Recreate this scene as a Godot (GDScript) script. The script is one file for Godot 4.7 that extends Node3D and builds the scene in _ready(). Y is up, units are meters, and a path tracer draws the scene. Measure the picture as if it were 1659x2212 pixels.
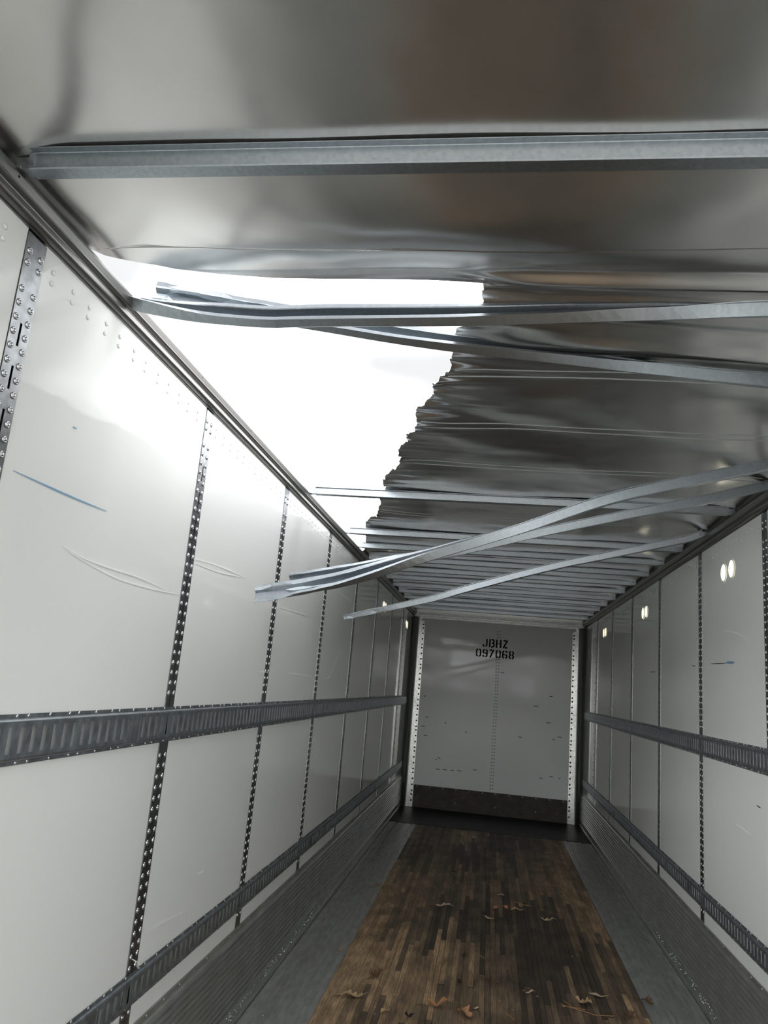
extends Node3D
# Inside of a dry-van trailer with a torn roof. x across, y up, -z towards the front wall.

const HALF := 1.2825          # half the inner width
const FRONT := -11.65         # front wall
const REAR := 0.5            # open rear end
const POST_START := -1.585    # first wall post
const POST_STEP := 1.243
const BOW_START := -1.42
const BOW_STEP := 0.6
const ROOF := 2.868

var M := {}
var rng := RandomNumberGenerator.new()
var wobble := FastNoiseLite.new()
var taken := {}

# ------------------------------------------------------------------ naming
func numbered(called: String) -> String:
	var n: int = taken.get(called, 0)
	taken[called] = n + 1
	return called if n == 0 else "%s_%03d" % [called, n]

func thing(called: String, label: String, category: String, at := Vector3.ZERO, group := "") -> Node3D:
	var o := Node3D.new()
	o.name = numbered(called)
	o.position = at
	add_child(o)
	tag(o, label, category, group)
	return o

func tag(o: Node, label: String, category: String, group := "") -> void:
	o.set_meta("label", label)
	o.set_meta("category", category)
	if group != "":
		o.set_meta("group", group)

func structure(called: String, label: String) -> Node3D:
	var o := Node3D.new()
	o.name = called
	add_child(o)
	o.set_meta("kind", "structure")
	o.set_meta("label", label)
	return o

func part(called: String, mesh: Mesh, mat: Material, parent: Node, at := Transform3D.IDENTITY, kind := "", label := "") -> MeshInstance3D:
	var o := MeshInstance3D.new()
	o.name = called
	o.mesh = mesh
	o.material_override = mat
	o.transform = at
	parent.add_child(o, true)
	if kind != "":
		o.set_meta("kind", kind)
	if label != "":
		o.set_meta("label", label)
	return o

# ------------------------------------------------------------------ mesh helpers
func begin(smooth := false) -> SurfaceTool:
	var st := SurfaceTool.new()
	st.begin(Mesh.PRIMITIVE_TRIANGLES)
	st.set_smooth_group(0 if smooth else -1)
	return st

func done(st: SurfaceTool) -> ArrayMesh:
	st.generate_normals()
	st.index()
	return st.commit()

# triangle whose front faces towards n
func tri(st: SurfaceTool, a: Vector3, b: Vector3, c: Vector3, n: Vector3) -> void:
	if (b - a).cross(c - a).dot(n) > 0.0:
		var t := b
		b = c
		c = t
	for v in [a, b, c]:
		st.add_vertex(v)

func quad(st: SurfaceTool, a: Vector3, b: Vector3, c: Vector3, d: Vector3, n: Vector3) -> void:
	tri(st, a, b, c, n)
	tri(st, a, c, d, n)

func box(st: SurfaceTool, at: Vector3, size: Vector3, turn := Basis.IDENTITY) -> void:
	var h := size * 0.5
	for axis in 3:
		for s in [-1.0, 1.0]:
			var n := Vector3.ZERO
			n[axis] = s
			var u := Vector3.ZERO
			u[(axis + 1) % 3] = h[(axis + 1) % 3]
			var v := Vector3.ZERO
			v[(axis + 2) % 3] = h[(axis + 2) % 3]
			var c := n * h
			quad(st, at + turn * (c - u - v), at + turn * (c + u - v), at + turn * (c + u + v), at + turn * (c - u + v), turn * n)

# a closed 2D outline swept through frames: the outline lies in each frame's x and y
func sweep(st: SurfaceTool, outline: PackedVector2Array, frames: Array, morph = null) -> void:
	var n := outline.size()
	var rings := []
	for f in frames.size():
		var fr: Transform3D = frames[f]
		var ring := []
		for k in n:
			var q := outline[k]
			if morph != null:
				q = morph.call(f, k, q)
			ring.append(fr * Vector3(q.x, q.y, 0.0))
		rings.append(ring)
	var ccw := not Geometry2D.is_polygon_clockwise(outline)
	for f in frames.size() - 1:
		var ax: Vector3 = frames[f + 1].origin - frames[f].origin
		for k in n:
			var a: Vector3 = rings[f][k]
			var b: Vector3 = rings[f][(k + 1) % n]
			var c: Vector3 = rings[f + 1][(k + 1) % n]
			var d: Vector3 = rings[f + 1][k]
			var e2 := outline[(k + 1) % n] - outline[k]
			var n2 := Vector2(e2.y, -e2.x) if ccw else Vector2(-e2.y, e2.x)
			var fr: Transform3D = frames[f]
			quad(st, a, b, c, d, fr.basis * Vector3(n2.x, n2.y, 0.0))
	var caps := Geometry2D.triangulate_polygon(outline)
	for f in [0, frames.size() - 1]:
		var other: int = 1 if f == 0 else frames.size() - 2
		var fa: Transform3D = frames[f]
		var fb: Transform3D = frames[other]
		for t in range(0, caps.size(), 3):
			tri(st, rings[f][caps[t]], rings[f][caps[t + 1]], rings[f][caps[t + 2]], fa.origin - fb.origin)

# outline in (x, y) run along z
func run_z(outline: PackedVector2Array, z0: float, z1: float, smooth := false) -> ArrayMesh:
	var st := begin(smooth)
	sweep(st, outline, [Transform3D(Basis.IDENTITY, Vector3(0, 0, z0)), Transform3D(Basis.IDENTITY, Vector3(0, 0, z1))])
	return done(st)

# open centre line -> closed outline of a sheet of thickness t
func sheet_outline(line: PackedVector2Array, t: float) -> PackedVector2Array:
	var left := PackedVector2Array()
	var right := PackedVector2Array()
	for i in line.size():
		var d := Vector2.ZERO
		if i > 0:
			d += (line[i] - line[i - 1]).normalized()
		if i < line.size() - 1:
			d += (line[i + 1] - line[i]).normalized()
		d = d.normalized()
		var n := Vector2(-d.y, d.x) * t * 0.5
		left.append(line[i] + n)
		right.append(line[i] - n)
	right.reverse()
	left.append_array(right)
	return left

# lathed profile: points (radius, height) around +x (axis points along dir x)
func lathe_x(profile: PackedVector2Array, sides: int, smooth := true) -> ArrayMesh:
	var st := begin(smooth)
	for k in profile.size() - 1:
		for s in sides:
			var a0 := TAU * s / sides
			var a1 := TAU * (s + 1) / sides
			var p := profile[k]
			var q := profile[k + 1]
			var a := Vector3(p.y, p.x * cos(a0), p.x * sin(a0))
			var b := Vector3(p.y, p.x * cos(a1), p.x * sin(a1))
			var c := Vector3(q.y, q.x * cos(a1), q.x * sin(a1))
			var d := Vector3(q.y, q.x * cos(a0), q.x * sin(a0))
			var e := q - p
			var n := Vector3(-e.x, e.y * cos(a0), e.y * sin(a0)) * -1.0
			n = -n
			if q.x > 0.00001:
				tri(st, a, c, d, n)
			tri(st, a, b, c, n)
	return done(st)

func join(mesh: Mesh, places: Array) -> ArrayMesh:
	var st := SurfaceTool.new()
	for t in places:
		st.append_from(mesh, 0, t)
	return st.commit()

# a ribbon of width w along points on a plane, standing h proud along n
func ribbon(st: SurfaceTool, pts: Array, w: float, h: float, n: Vector3, taper := false) -> void:
	var a: Array = []
	var b: Array = []
	for i in pts.size():
		var d := Vector3.ZERO
		if i > 0:
			d += (pts[i] - pts[i - 1]).normalized()
		if i < pts.size() - 1:
			d += (pts[i + 1] - pts[i]).normalized()
		var side := d.normalized().cross(n).normalized() * w * 0.5
		if taper:
			side *= 0.25 + 0.75 * sin(PI * (i + 0.5) / pts.size())
		a.append(pts[i] + side)
		b.append(pts[i] - side)
	for i in pts.size() - 1:
		quad(st, a[i] + n * h, a[i + 1] + n * h, b[i + 1] + n * h, b[i] + n * h, n)
		quad(st, a[i] + n * h, a[i + 1] + n * h, a[i + 1], a[i], a[i] - b[i])
		quad(st, b[i] + n * h, b[i + 1] + n * h, b[i + 1], b[i], b[i] - a[i])
	var last := pts.size() - 1
	quad(st, a[0] + n * h, b[0] + n * h, b[0], a[0], pts[0] - pts[1])
	quad(st, a[last] + n * h, b[last] + n * h, b[last], a[last], pts[last] - pts[last - 1])

# ------------------------------------------------------------------ materials
func noise_image(kind: int, size: int, freq: float, octaves: int, lo: float, hi: float, seed_: int, power := 1.0) -> ImageTexture:
	var n := FastNoiseLite.new()
	n.noise_type = kind
	n.seed = seed_
	n.frequency = freq
	n.fractal_octaves = octaves
	if kind == FastNoiseLite.TYPE_CELLULAR:
		n.cellular_return_type = FastNoiseLite.RETURN_CELL_VALUE
		n.fractal_type = FastNoiseLite.FRACTAL_NONE
	var g := n.get_seamless_image(size, size)
	var im := Image.create(size, size, false, Image.FORMAT_RGB8)
	for y in size:
		for x in size:
			var v: float = lerp(lo, hi, pow(g.get_pixel(x, y).r, power))
			im.set_pixel(x, y, Color(v, v, v))
	return ImageTexture.create_from_image(im)

func metal(name_: String, color: Color, rough: float, tex: Texture2D = null, tex_scale := Vector3.ONE, rough_tex: Texture2D = null, metallic := 1.0) -> StandardMaterial3D:
	var m := StandardMaterial3D.new()
	m.resource_name = name_
	m.albedo_color = color
	m.metallic = metallic
	m.roughness = rough
	if tex:
		m.albedo_texture = tex
	if rough_tex:
		m.roughness_texture = rough_tex
	if tex or rough_tex:
		m.uv1_triplanar = true
		m.uv1_world_triplanar = true
		m.uv1_scale = tex_scale
	return m

func matte(name_: String, color: Color, rough: float) -> StandardMaterial3D:
	var m := StandardMaterial3D.new()
	m.resource_name = name_
	m.albedo_color = color
	m.roughness = rough
	return m

func grain_image(seed_: int) -> ImageTexture:
	# wood grain: fine across u, long along v
	var n := FastNoiseLite.new()
	n.seed = seed_
	n.frequency = 0.045
	n.fractal_octaves = 4
	n.fractal_gain = 0.65
	var g := n.get_seamless_image(512, 512)
	var im := Image.create(512, 512, false, Image.FORMAT_RGB8)
	for y in 512:
		for x in 512:
			var v := g.get_pixel(x, y).r
			v = 0.64 + 0.56 * v
			var w: float = clamp(v, 0.0, 1.0)
			im.set_pixel(x, y, Color(w, w * 0.985, w * 0.96))
	return ImageTexture.create_from_image(im)

func make_materials() -> void:
	var spangle := noise_image(FastNoiseLite.TYPE_CELLULAR, 256, 0.09, 1, 0.93, 1.0, 11)
	var blotch := noise_image(FastNoiseLite.TYPE_SIMPLEX_SMOOTH, 256, 0.02, 4, 0.70, 1.0, 5)
	var fine := noise_image(FastNoiseLite.TYPE_SIMPLEX_SMOOTH, 256, 0.05, 4, 0.80, 1.0, 7)
	var dirty := noise_image(FastNoiseLite.TYPE_SIMPLEX_SMOOTH, 512, 0.012, 5, 0.66, 1.15, 21)

	M.galv = metal("galvanized steel", Color(0.66, 0.69, 0.71), 0.36, spangle, Vector3(5, 5, 5))
	M.track = metal("galvanized track", Color(0.63, 0.66, 0.68), 0.38, blotch, Vector3(3, 3, 3), null, 0.75)
	M.post = metal("galvanized post", Color(0.62, 0.635, 0.64), 0.34, fine, Vector3(2, 2, 2))
	M.rivet = metal("rivet", Color(0.80, 0.81, 0.82), 0.28)
	M.rail = metal("extruded rail", Color(0.53, 0.525, 0.51), 0.38)
	M.roof = metal("roof sheet", Color(0.84, 0.835, 0.825), 0.17, null, Vector3(0.9, 0.9, 0.9), fine)
	M.roof.roughness = 0.225
	M.roof.metallic = 0.94
	M.liner = metal("corrugated liner", Color(0.83, 0.84, 0.825), 0.33, fine, Vector3(2, 2, 0.3), null, 0.8)
	M.floor_metal = metal("floor plate", Color(0.79, 0.80, 0.79), 0.40, fine, Vector3(1.4, 1.4, 0.35), null, 0.55)
	M.alu = metal("bare aluminium", Color(0.77, 0.77, 0.75), 0.26, fine, Vector3(2, 2, 2))
	M.cove = metal("corner cove", Color(0.66, 0.67, 0.66), 0.30)
	M.plate = metal("dark floor plate", Color(0.16, 0.17, 0.17), 0.5, blotch, Vector3(2, 2, 2), null, 0.6)

	M.wall = matte("white wall skin", Color(0.935, 0.945, 0.935), 0.045)
	M.wall.metallic_specular = 0.25
	M.dark = matte("dark recess", Color(0.06, 0.06, 0.06), 0.8)
	M.paint = matte("black stencil paint", Color(0.03, 0.03, 0.03), 0.8)
	M.paint.metallic_specular = 0.15
	M.blue_mark = matte("blue scuff", Color(0.50, 0.66, 0.78), 0.5)
	M.white_mark = matte("pale scuff", Color(0.985, 0.985, 0.98), 0.7)
	M.dark_mark = matte("dark scuff", Color(0.25, 0.25, 0.24), 0.6)
	M.glue = matte("adhesive residue", Color(0.72, 0.74, 0.74), 0.5)
	M.asphalt = matte("yard surface", Color(0.76, 0.75, 0.73), 0.9)
	M.asphalt.albedo_texture = noise_image(FastNoiseLite.TYPE_SIMPLEX_SMOOTH, 256, 0.04, 4, 0.85, 1.0, 31)
	M.asphalt.uv1_triplanar = true
	M.asphalt.uv1_world_triplanar = true

	var lamp := StandardMaterial3D.new()
	lamp.resource_name = "glowing lens"
	lamp.albedo_color = Color(0.95, 0.93, 0.85)
	lamp.roughness = 0.4
	lamp.emission_enabled = true
	lamp.emission = Color(1.0, 0.965, 0.86)
	lamp.emission_energy_multiplier = 1.15
	M.lamp = lamp

	# wood of the floor: grain times grime
	var grain := grain_image(3)
	M.wood = []
	var tones := [Color(0.80, 0.685, 0.55), Color(0.74, 0.63, 0.505), Color(0.67, 0.575, 0.465), Color(0.61, 0.525, 0.43), Color(0.55, 0.48, 0.40), Color(0.48, 0.42, 0.355), Color(0.41, 0.36, 0.305), Color(0.33, 0.29, 0.25)]
	for i in tones.size():
		var w := matte("floor wood", tones[i], 0.55)
		w.albedo_texture = grain
		w.uv1_triplanar = true
		w.uv1_world_triplanar = true
		w.uv1_scale = Vector3(3.1, 3.1, 0.22)
		w.uv1_offset = Vector3(0.13 * i, 0, 0.31 * i)
		w.detail_enabled = true
		w.detail_albedo = dirty
		w.detail_blend_mode = BaseMaterial3D.BLEND_MODE_MUL
		w.detail_uv_layer = BaseMaterial3D.DETAIL_UV_2
		w.uv2_triplanar = true
		w.uv2_world_triplanar = true
		w.uv2_scale = Vector3(0.75, 0.75, 0.38)
		M.wood.append(w)
	var kick := matte("kick plate plywood", Color(0.27, 0.235, 0.21), 0.6)
	kick.albedo_texture = grain
	kick.uv1_triplanar = true
	kick.uv1_world_triplanar = true
	kick.uv1_scale = Vector3(0.3, 2.0, 0.3)
	kick.detail_enabled = true
	kick.detail_albedo = dirty
	kick.detail_blend_mode = BaseMaterial3D.BLEND_MODE_MUL
	kick.detail_uv_layer = BaseMaterial3D.DETAIL_UV_2
	kick.uv2_triplanar = true
	kick.uv2_world_triplanar = true
	M.kick = kick

	M.leaf = []
	for c in [Color(0.80, 0.68, 0.52), Color(0.68, 0.53, 0.38), Color(0.86, 0.77, 0.64), Color(0.42, 0.31, 0.22), Color(0.76, 0.56, 0.40), Color(0.17, 0.13, 0.11)]:
		var l := matte("dry leaf", c, 0.75)
		l.albedo_texture = fine
		l.uv1_triplanar = true
		l.uv1_scale = Vector3(9, 9, 9)
		M.leaf.append(l)

# ------------------------------------------------------------------ camera, sky
func cloud_sky() -> Sky:
	var w := 1024
	var h := 512
	var im := Image.create(w, h, false, Image.FORMAT_RGBF)
	var big := FastNoiseLite.new()
	big.seed = 8
	big.frequency = 1.0
	big.fractal_octaves = 5
	big.fractal_gain = 0.5
	for y in h:
		var el := (0.5 - (y + 0.5) / h) * PI
		for x in w:
			var az := (x + 0.5) / w * TAU
			var d := Vector3(cos(el) * sin(az), sin(el), cos(el) * cos(az))
			# clouds lie on a flat layer overhead
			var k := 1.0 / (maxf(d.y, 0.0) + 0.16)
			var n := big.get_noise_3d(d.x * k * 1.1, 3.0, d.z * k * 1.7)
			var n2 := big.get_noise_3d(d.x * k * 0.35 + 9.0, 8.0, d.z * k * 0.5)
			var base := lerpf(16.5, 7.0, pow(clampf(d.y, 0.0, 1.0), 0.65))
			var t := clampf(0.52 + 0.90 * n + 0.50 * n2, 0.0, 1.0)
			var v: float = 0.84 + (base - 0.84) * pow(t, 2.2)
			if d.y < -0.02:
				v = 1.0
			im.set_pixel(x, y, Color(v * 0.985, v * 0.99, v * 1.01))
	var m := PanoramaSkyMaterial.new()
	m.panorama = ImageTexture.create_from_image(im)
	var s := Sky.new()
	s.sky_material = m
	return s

func set_camera_and_light() -> void:
	var cam := Camera3D.new()
	cam.name = "camera"
	cam.fov = rad_to_deg(2.0 * atan(1106.0 / 1633.4))
	cam.near = 0.05
	cam.far = 200.0
	cam.position = Vector3(-0.0882, 1.7341, 0.0)
	cam.basis = Basis.from_euler(Vector3(0.220449, 0.15316, 0.086294), EULER_ORDER_YXZ)
	add_child(cam)
	cam.current = true
	var env := Environment.new()
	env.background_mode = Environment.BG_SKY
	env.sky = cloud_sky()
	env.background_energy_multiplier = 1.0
	env.tonemap_mode = Environment.TONE_MAPPER_LINEAR
	env.tonemap_exposure = 1.1
	env.sdfgi_enabled = true
	env.ssao_enabled = true
	env.ssil_enabled = true
	var we := WorldEnvironment.new()
	we.name = "world"
	we.environment = env
	add_child(we)

# ------------------------------------------------------------------ side walls
func post_z(i: int) -> float:
	return POST_START - POST_STEP * i

# a white wall panel between two posts, slightly pulled in along its upright edges
func panel_mesh(s: float, z0: float, z1: float, y0: float, y1: float) -> ArrayMesh:
	var st := begin(true)
	var zs: Array = []
	var len_ := z0 - z1
	for t in [0.0, 0.012, 0.03, 0.06, 0.11, 0.2, 0.35, 0.5, 0.65, 0.8, 0.89, 0.94, 0.97, 0.988, 1.0]:
		zs.append(z0 - len_ * t)
	var ny := 24
	var pt := func(i: int, j: int) -> Vector3:
		var z: float = zs[i]
		var y := lerpf(y0, y1, float(j) / ny)
		var e := minf(z0 - z, z - z1)
		var d := 0.0016 * exp(-e / 0.035) + 0.0009 + 0.0009 * wobble.get_noise_3d(z * 0.9, y * 0.7, s * 5.0)
		d += 0.0010 * exp(-maxf(y1 - y, 0.0) / 0.06)
		return Vector3(s * (HALF + d), y, z)
	for i in zs.size() - 1:
		for j in ny:
			quad(st, pt.call(i, j), pt.call(i + 1, j), pt.call(i + 1, j + 1), pt.call(i, j + 1), Vector3(-s, 0, 0))
	st.set_smooth_group(-1)
	var o := s * (HALF + 0.013)
	var a := Vector3(o, y0, z0)
	var b := Vector3(o, y0, z1)
	var c := Vector3(o, y1, z1)
	var e := Vector3(o, y1, z0)
	quad(st, a, b, c, e, Vector3(s, 0, 0))
	var i0 := s * (HALF + 0.003)
	quad(st, a, e, Vector3(i0, y1, z0), Vector3(i0, y0, z0), Vector3(0, 0, 1))
	quad(st, b, c, Vector3(i0, y1, z1), Vector3(i0, y0, z1), Vector3(0, 0, -1))
	quad(st, e, c, Vector3(i0, y1, z1), Vector3(i0, y1, z0), Vector3(0, 1, 0))
	quad(st, a, b, Vector3(i0, y0, z1), Vector3(i0, y0, z0), Vector3(0, -1, 0))
	return done(st)

func build_wall(s: float, wall: Node3D) -> void:
	var dome := lathe_x(PackedVector2Array([Vector2(0.0072, 0.0), Vector2(0.0066, 0.0018), Vector2(0.0042, 0.0034), Vector2(0.0, 0.0040)]), 10)
	var turn := Basis.IDENTITY if s < 0 else Basis.from_euler(Vector3(0, PI, 0))
	for i in range(-2, 9):
		var z0 := minf(post_z(i - 1) - 0.040, REAR)
		var z1 := maxf(post_z(i) + 0.040, FRONT + 0.02)
		if i == 8:
			z1 = FRONT + 0.02
		var p := part("wall_panel", panel_mesh(s, z0, z1, -0.05, 2.80), M.wall, wall)
		var first := 0 if s < 0 else 2
		if i < first or i > 7:
			continue
		# rivets that hold the panel to the top rail, two rows
		var zz := z0 - 0.045
		var k := 0
		var faint: Array = []
		while zz > z1 + 0.03:
			for y in [2.7135, 2.6825]:
				var at := Transform3D(turn, Vector3(s * HALF, y, zz))
				if z0 > -5.0:
					part("rivet", dome, M.wall, p, at)
				else:
					faint.append(at)
			zz -= 0.10 if k % 2 == 0 else 0.087
			k += 1
		if faint.size() > 0:
			part("rivets", join(dome, faint), M.wall, p, Transform3D.IDENTITY, "stuff")
	# outer skin closes the body behind the posts
	var st := begin()
	box(st, Vector3(s * (HALF + 0.045), 1.42, (REAR + FRONT) * 0.5), Vector3(0.02, 2.96, REAR - FRONT + 0.1))
	part("outer_skin", done(st), M.cove, wall)

# slotted post plate with its recess behind the slots
func post_mesh(s: float, y0: float, y1: float) -> ArrayMesh:
	var st := begin()
	var hw := 0.0385
	var fx := s * (HALF - 0.0006)
	var bx := s * (HALF + 0.022)
	var n := Vector3(-s, 0, 0)
	var slots: Array = []
	var t := 2.525
	while t - 0.061 > 0.5:
		slots.append(Vector2(t - 0.061, t))
		t -= 0.1125
	var face := func(ya: float, yb: float, za: float, zb: float) -> void:
		quad(st, Vector3(fx, ya, za), Vector3(fx, ya, zb), Vector3(fx, yb, zb), Vector3(fx, yb, za), n)
	var sw := 0.0042
	face.call(y0, y1, -hw, -sw)
	face.call(y0, y1, sw, hw)
	var low := y0
	slots.reverse()
	for q in slots:
		face.call(low, q.x, -sw, sw)
		low = q.y
		# sides of the slot
		for z in [-sw, sw]:
			quad(st, Vector3(fx, q.x, z), Vector3(fx, q.y, z), Vector3(fx + s * 0.003, q.y, z), Vector3(fx + s * 0.003, q.x, z), Vector3(0, 0, -signf(z)))
		for y in [q.x, q.y]:
			quad(st, Vector3(fx, y, -sw), Vector3(fx, y, sw), Vector3(fx + s * 0.003, y, sw), Vector3(fx + s * 0.003, y, -sw), Vector3(0, 1 if y == q.x else -1, 0))
	face.call(low, y1, -sw, sw)
	for z in [-hw, hw]:
		quad(st, Vector3(fx, y0, z), Vector3(fx, y1, z), Vector3(bx, y1, z), Vector3(bx, y0, z), Vector3(0, 0, signf(z)))
	quad(st, Vector3(fx, y1, -hw), Vector3(fx, y1, hw), Vector3(bx, y1, hw), Vector3(bx, y1, -hw), Vector3.UP)
	quad(st, Vector3(fx, y0, -hw), Vector3(fx, y0, hw), Vector3(bx, y0, hw), Vector3(bx, y0, -hw), Vector3.DOWN)
	quad(st, Vector3(bx, y0, -hw), Vector3(bx, y0, hw), Vector3(bx, y1, hw), Vector3(bx, y1, -hw), n)
	return done(st)

func build_posts() -> void:
	# a swaged rivet: outer ring, groove, inner button
	var ring := lathe_x(PackedVector2Array([Vector2(0.0092, 0.0), Vector2(0.0088, 0.0022), Vector2(0.0074, 0.0036), Vector2(0.0060, 0.0030), Vector2(0.0052, 0.0018), Vector2(0.0046, 0.0024), Vector2(0.0036, 0.0042), Vector2(0.0, 0.0050)]), 12)
	var small := lathe_x(PackedVector2Array([Vector2(0.0075, 0.0), Vector2(0.0064, 0.0022), Vector2(0.0038, 0.0036), Vector2(0.0, 0.0042)]), 8)
	var ords := ["nearest", "second", "third", "fourth", "fifth", "sixth", "seventh", "eighth"]
	for s in [-1.0, 1.0]:
		var turn := Basis.IDENTITY if s < 0 else Basis.from_euler(Vector3(0, PI, 0))
		var mesh := post_mesh(s, 0.02, 2.757)
		var first := 0 if s < 0 else 2
		for i in range(first, 8):
			var label := ""
			if s < 0:
				label = "%s slotted steel post riveted into the left wall, counting from the camera" % ords[i]
			else:
				label = "%s slotted steel post riveted into the right wall, counting from the camera" % ords[i - 2]
			if i == 0:
				label = "bright slotted steel post at the left edge, biggest and nearest of the left wall"
			if s > 0 and i == 2:
				label = "slotted steel post at the right picture edge, nearest of the right wall"
			var t := thing("wall_post", label, "wall post", Vector3(0, 0, post_z(i)), "slotted posts between wall panels")
			part("plate", mesh, M.post, t)
			var heads: Array = []
			for y in [2.711, 2.679]:
				for z in [-0.024, 0.024]:
					heads.append(Vector3(s * (HALF - 0.0006), y, z))
			var y := 2.608
			while y > 0.5:
				for z in [-0.024, 0.024]:
					if not ((y < 1.59 and y > 1.43) or (y < 0.675 and y > 0.53)):
						heads.append(Vector3(s * (HALF - 0.0006), y, z))
				y -= 0.0378
			var each: bool = s < 0 and i < 2
			var places: Array = []
			for h in heads:
				var at := Transform3D(turn, h)
				if each:
					part("rivet", ring, M.rivet, t, at)
				else:
					places.append(at)
			if not each:
				part("rivets", join(ring if i < 4 else small, places), M.rivet, t, Transform3D.IDENTITY, "stuff")

# ------------------------------------------------------------------ cargo tracks
func track_mesh(s: float, y0: float, y1: float, z0: float, z1: float) -> ArrayMesh:
	var st := begin()
	var n := Vector3(-s, 0, 0)
	var wall := s * (HALF - 0.0030)
	var face := s * (HALF - 0.0150)
	var fl := 0.011
	var b0 := y0 + fl
	var b1 := y1 - fl
	var f0 := b0 + 0.009
	var f1 := b1 - 0.009
	var s0 := f0 + 0.010
	var s1 := f1 - 0.010
	var X := func(x: float, y: float, z: float) -> Vector3: return Vector3(x, y, z)
	var strip := func(xa: float, ya: float, xb: float, yb: float, nn: Vector3) -> void:
		quad(st, X.call(xa, ya, z0), X.call(xa, ya, z1), X.call(xb, yb, z1), X.call(xb, yb, z0), nn)
	strip.call(wall, y0, wall, b0, n)
	strip.call(wall, b1, wall, y1, n)
	# rounded shoulders
	var prev := Vector2(wall, b1)
	for k in range(1, 5):
		var a := PI * 0.5 * k / 4.0
		var q := Vector2(wall + (face - wall) * sin(a), b1 - 0.009 * (1.0 - cos(a)))
		strip.call(prev.x, prev.y, q.x, q.y, Vector3(-s, 1, 0))
		strip.call(prev.x, y0 + y1 - prev.y, q.x, y0 + y1 - q.y, Vector3(-s, -1, 0))
		prev = q
	strip.call(face, f0, face, s0, n)
	strip.call(face, s1, face, f1, n)
	var out := s * (HALF - 0.0016)
	strip.call(wall, y1, out, y1, Vector3.UP)
	strip.call(wall, y0, out, y0, Vector3.DOWN)
	# slotted web
	var pitch := 0.0508
	var sw := 0.0100
	var count := int((z0 - z1) / pitch)
	var z := z0
	var deep := face + s * 0.0028
	for k in count + 1:
		var a := z0 - pitch * (k + 0.5)
		if k == count or a - sw < z1 + 0.004:
			quad(st, X.call(face, s0, z), X.call(face, s0, z1), X.call(face, s1, z1), X.call(face, s1, z), n)
			break
		quad(st, X.call(face, s0, z), X.call(face, s0, a + sw), X.call(face, s1, a + sw), X.call(face, s1, z), n)
		for zz in [a + sw, a - sw]:
			quad(st, X.call(face, s0, zz), X.call(face, s1, zz), X.call(deep, s1, zz), X.call(deep, s0, zz), Vector3(0, 0, -1 if zz > a else 1))
		quad(st, X.call(face, s0, a - sw), X.call(face, s0, a + sw), X.call(deep, s0, a + sw), X.call(deep, s0, a - sw), Vector3.UP)
		quad(st, X.call(face, s1, a - sw), X.call(face, s1, a + sw), X.call(deep, s1, a + sw), X.call(deep, s1, a - sw), Vector3.DOWN)
		z = a - sw
	return done(st)

func build_tracks() -> void:
	var dome := lathe_x(PackedVector2Array([Vector2(0.0052, 0.0), Vector2(0.0046, 0.0016), Vector2(0.0026, 0.0028), Vector2(0.0, 0.0032)]), 8)
	var data := [
		[-1.0, 1.447, 1.575, "upper slotted cargo track running along the middle of the left wall"],
		[-1.0, 0.546, 0.663, "lower slotted cargo track on the left wall just above the corrugated liner"],
		[1.0, 1.447, 1.575, "upper slotted cargo track running along the middle of the right wall"],
		[1.0, 0.546, 0.663, "lower slotted cargo track on the right wall just above the corrugated liner"]]
	for d in data:
		var s: float = d[0]
		var turn := Basis.IDENTITY if s < 0 else Basis.from_euler(Vector3(0, PI, 0))
		var t := thing("cargo_track", d[3], "cargo track", Vector3.ZERO, "slotted cargo tracks on the side walls")
		var z0 := REAR - 0.02
		while z0 > -11.3:
			var z1 := maxf(z0 - 3.048, -11.38)
			var section := part("track_section", track_mesh(s, d[1], d[2], z0 - 0.0015, z1 + 0.0015), M.track, t)
			var heads: Array = []
			var z := z0 - 0.06
			var k := 0
			while z > z1 + 0.03:
				var off := 0.0055
				heads.append(Transform3D(turn, Vector3(s * (HALF - 0.003), d[2] - off, z)))
				heads.append(Transform3D(turn, Vector3(s * (HALF - 0.003), d[1] + off, z - 0.03)))
				z -= 0.1016 if k % 3 else 0.0508
				k += 1
			part("rivets", join(dome, heads), M.rivet, section, Transform3D.IDENTITY, "stuff")
			z0 = z1

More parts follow.
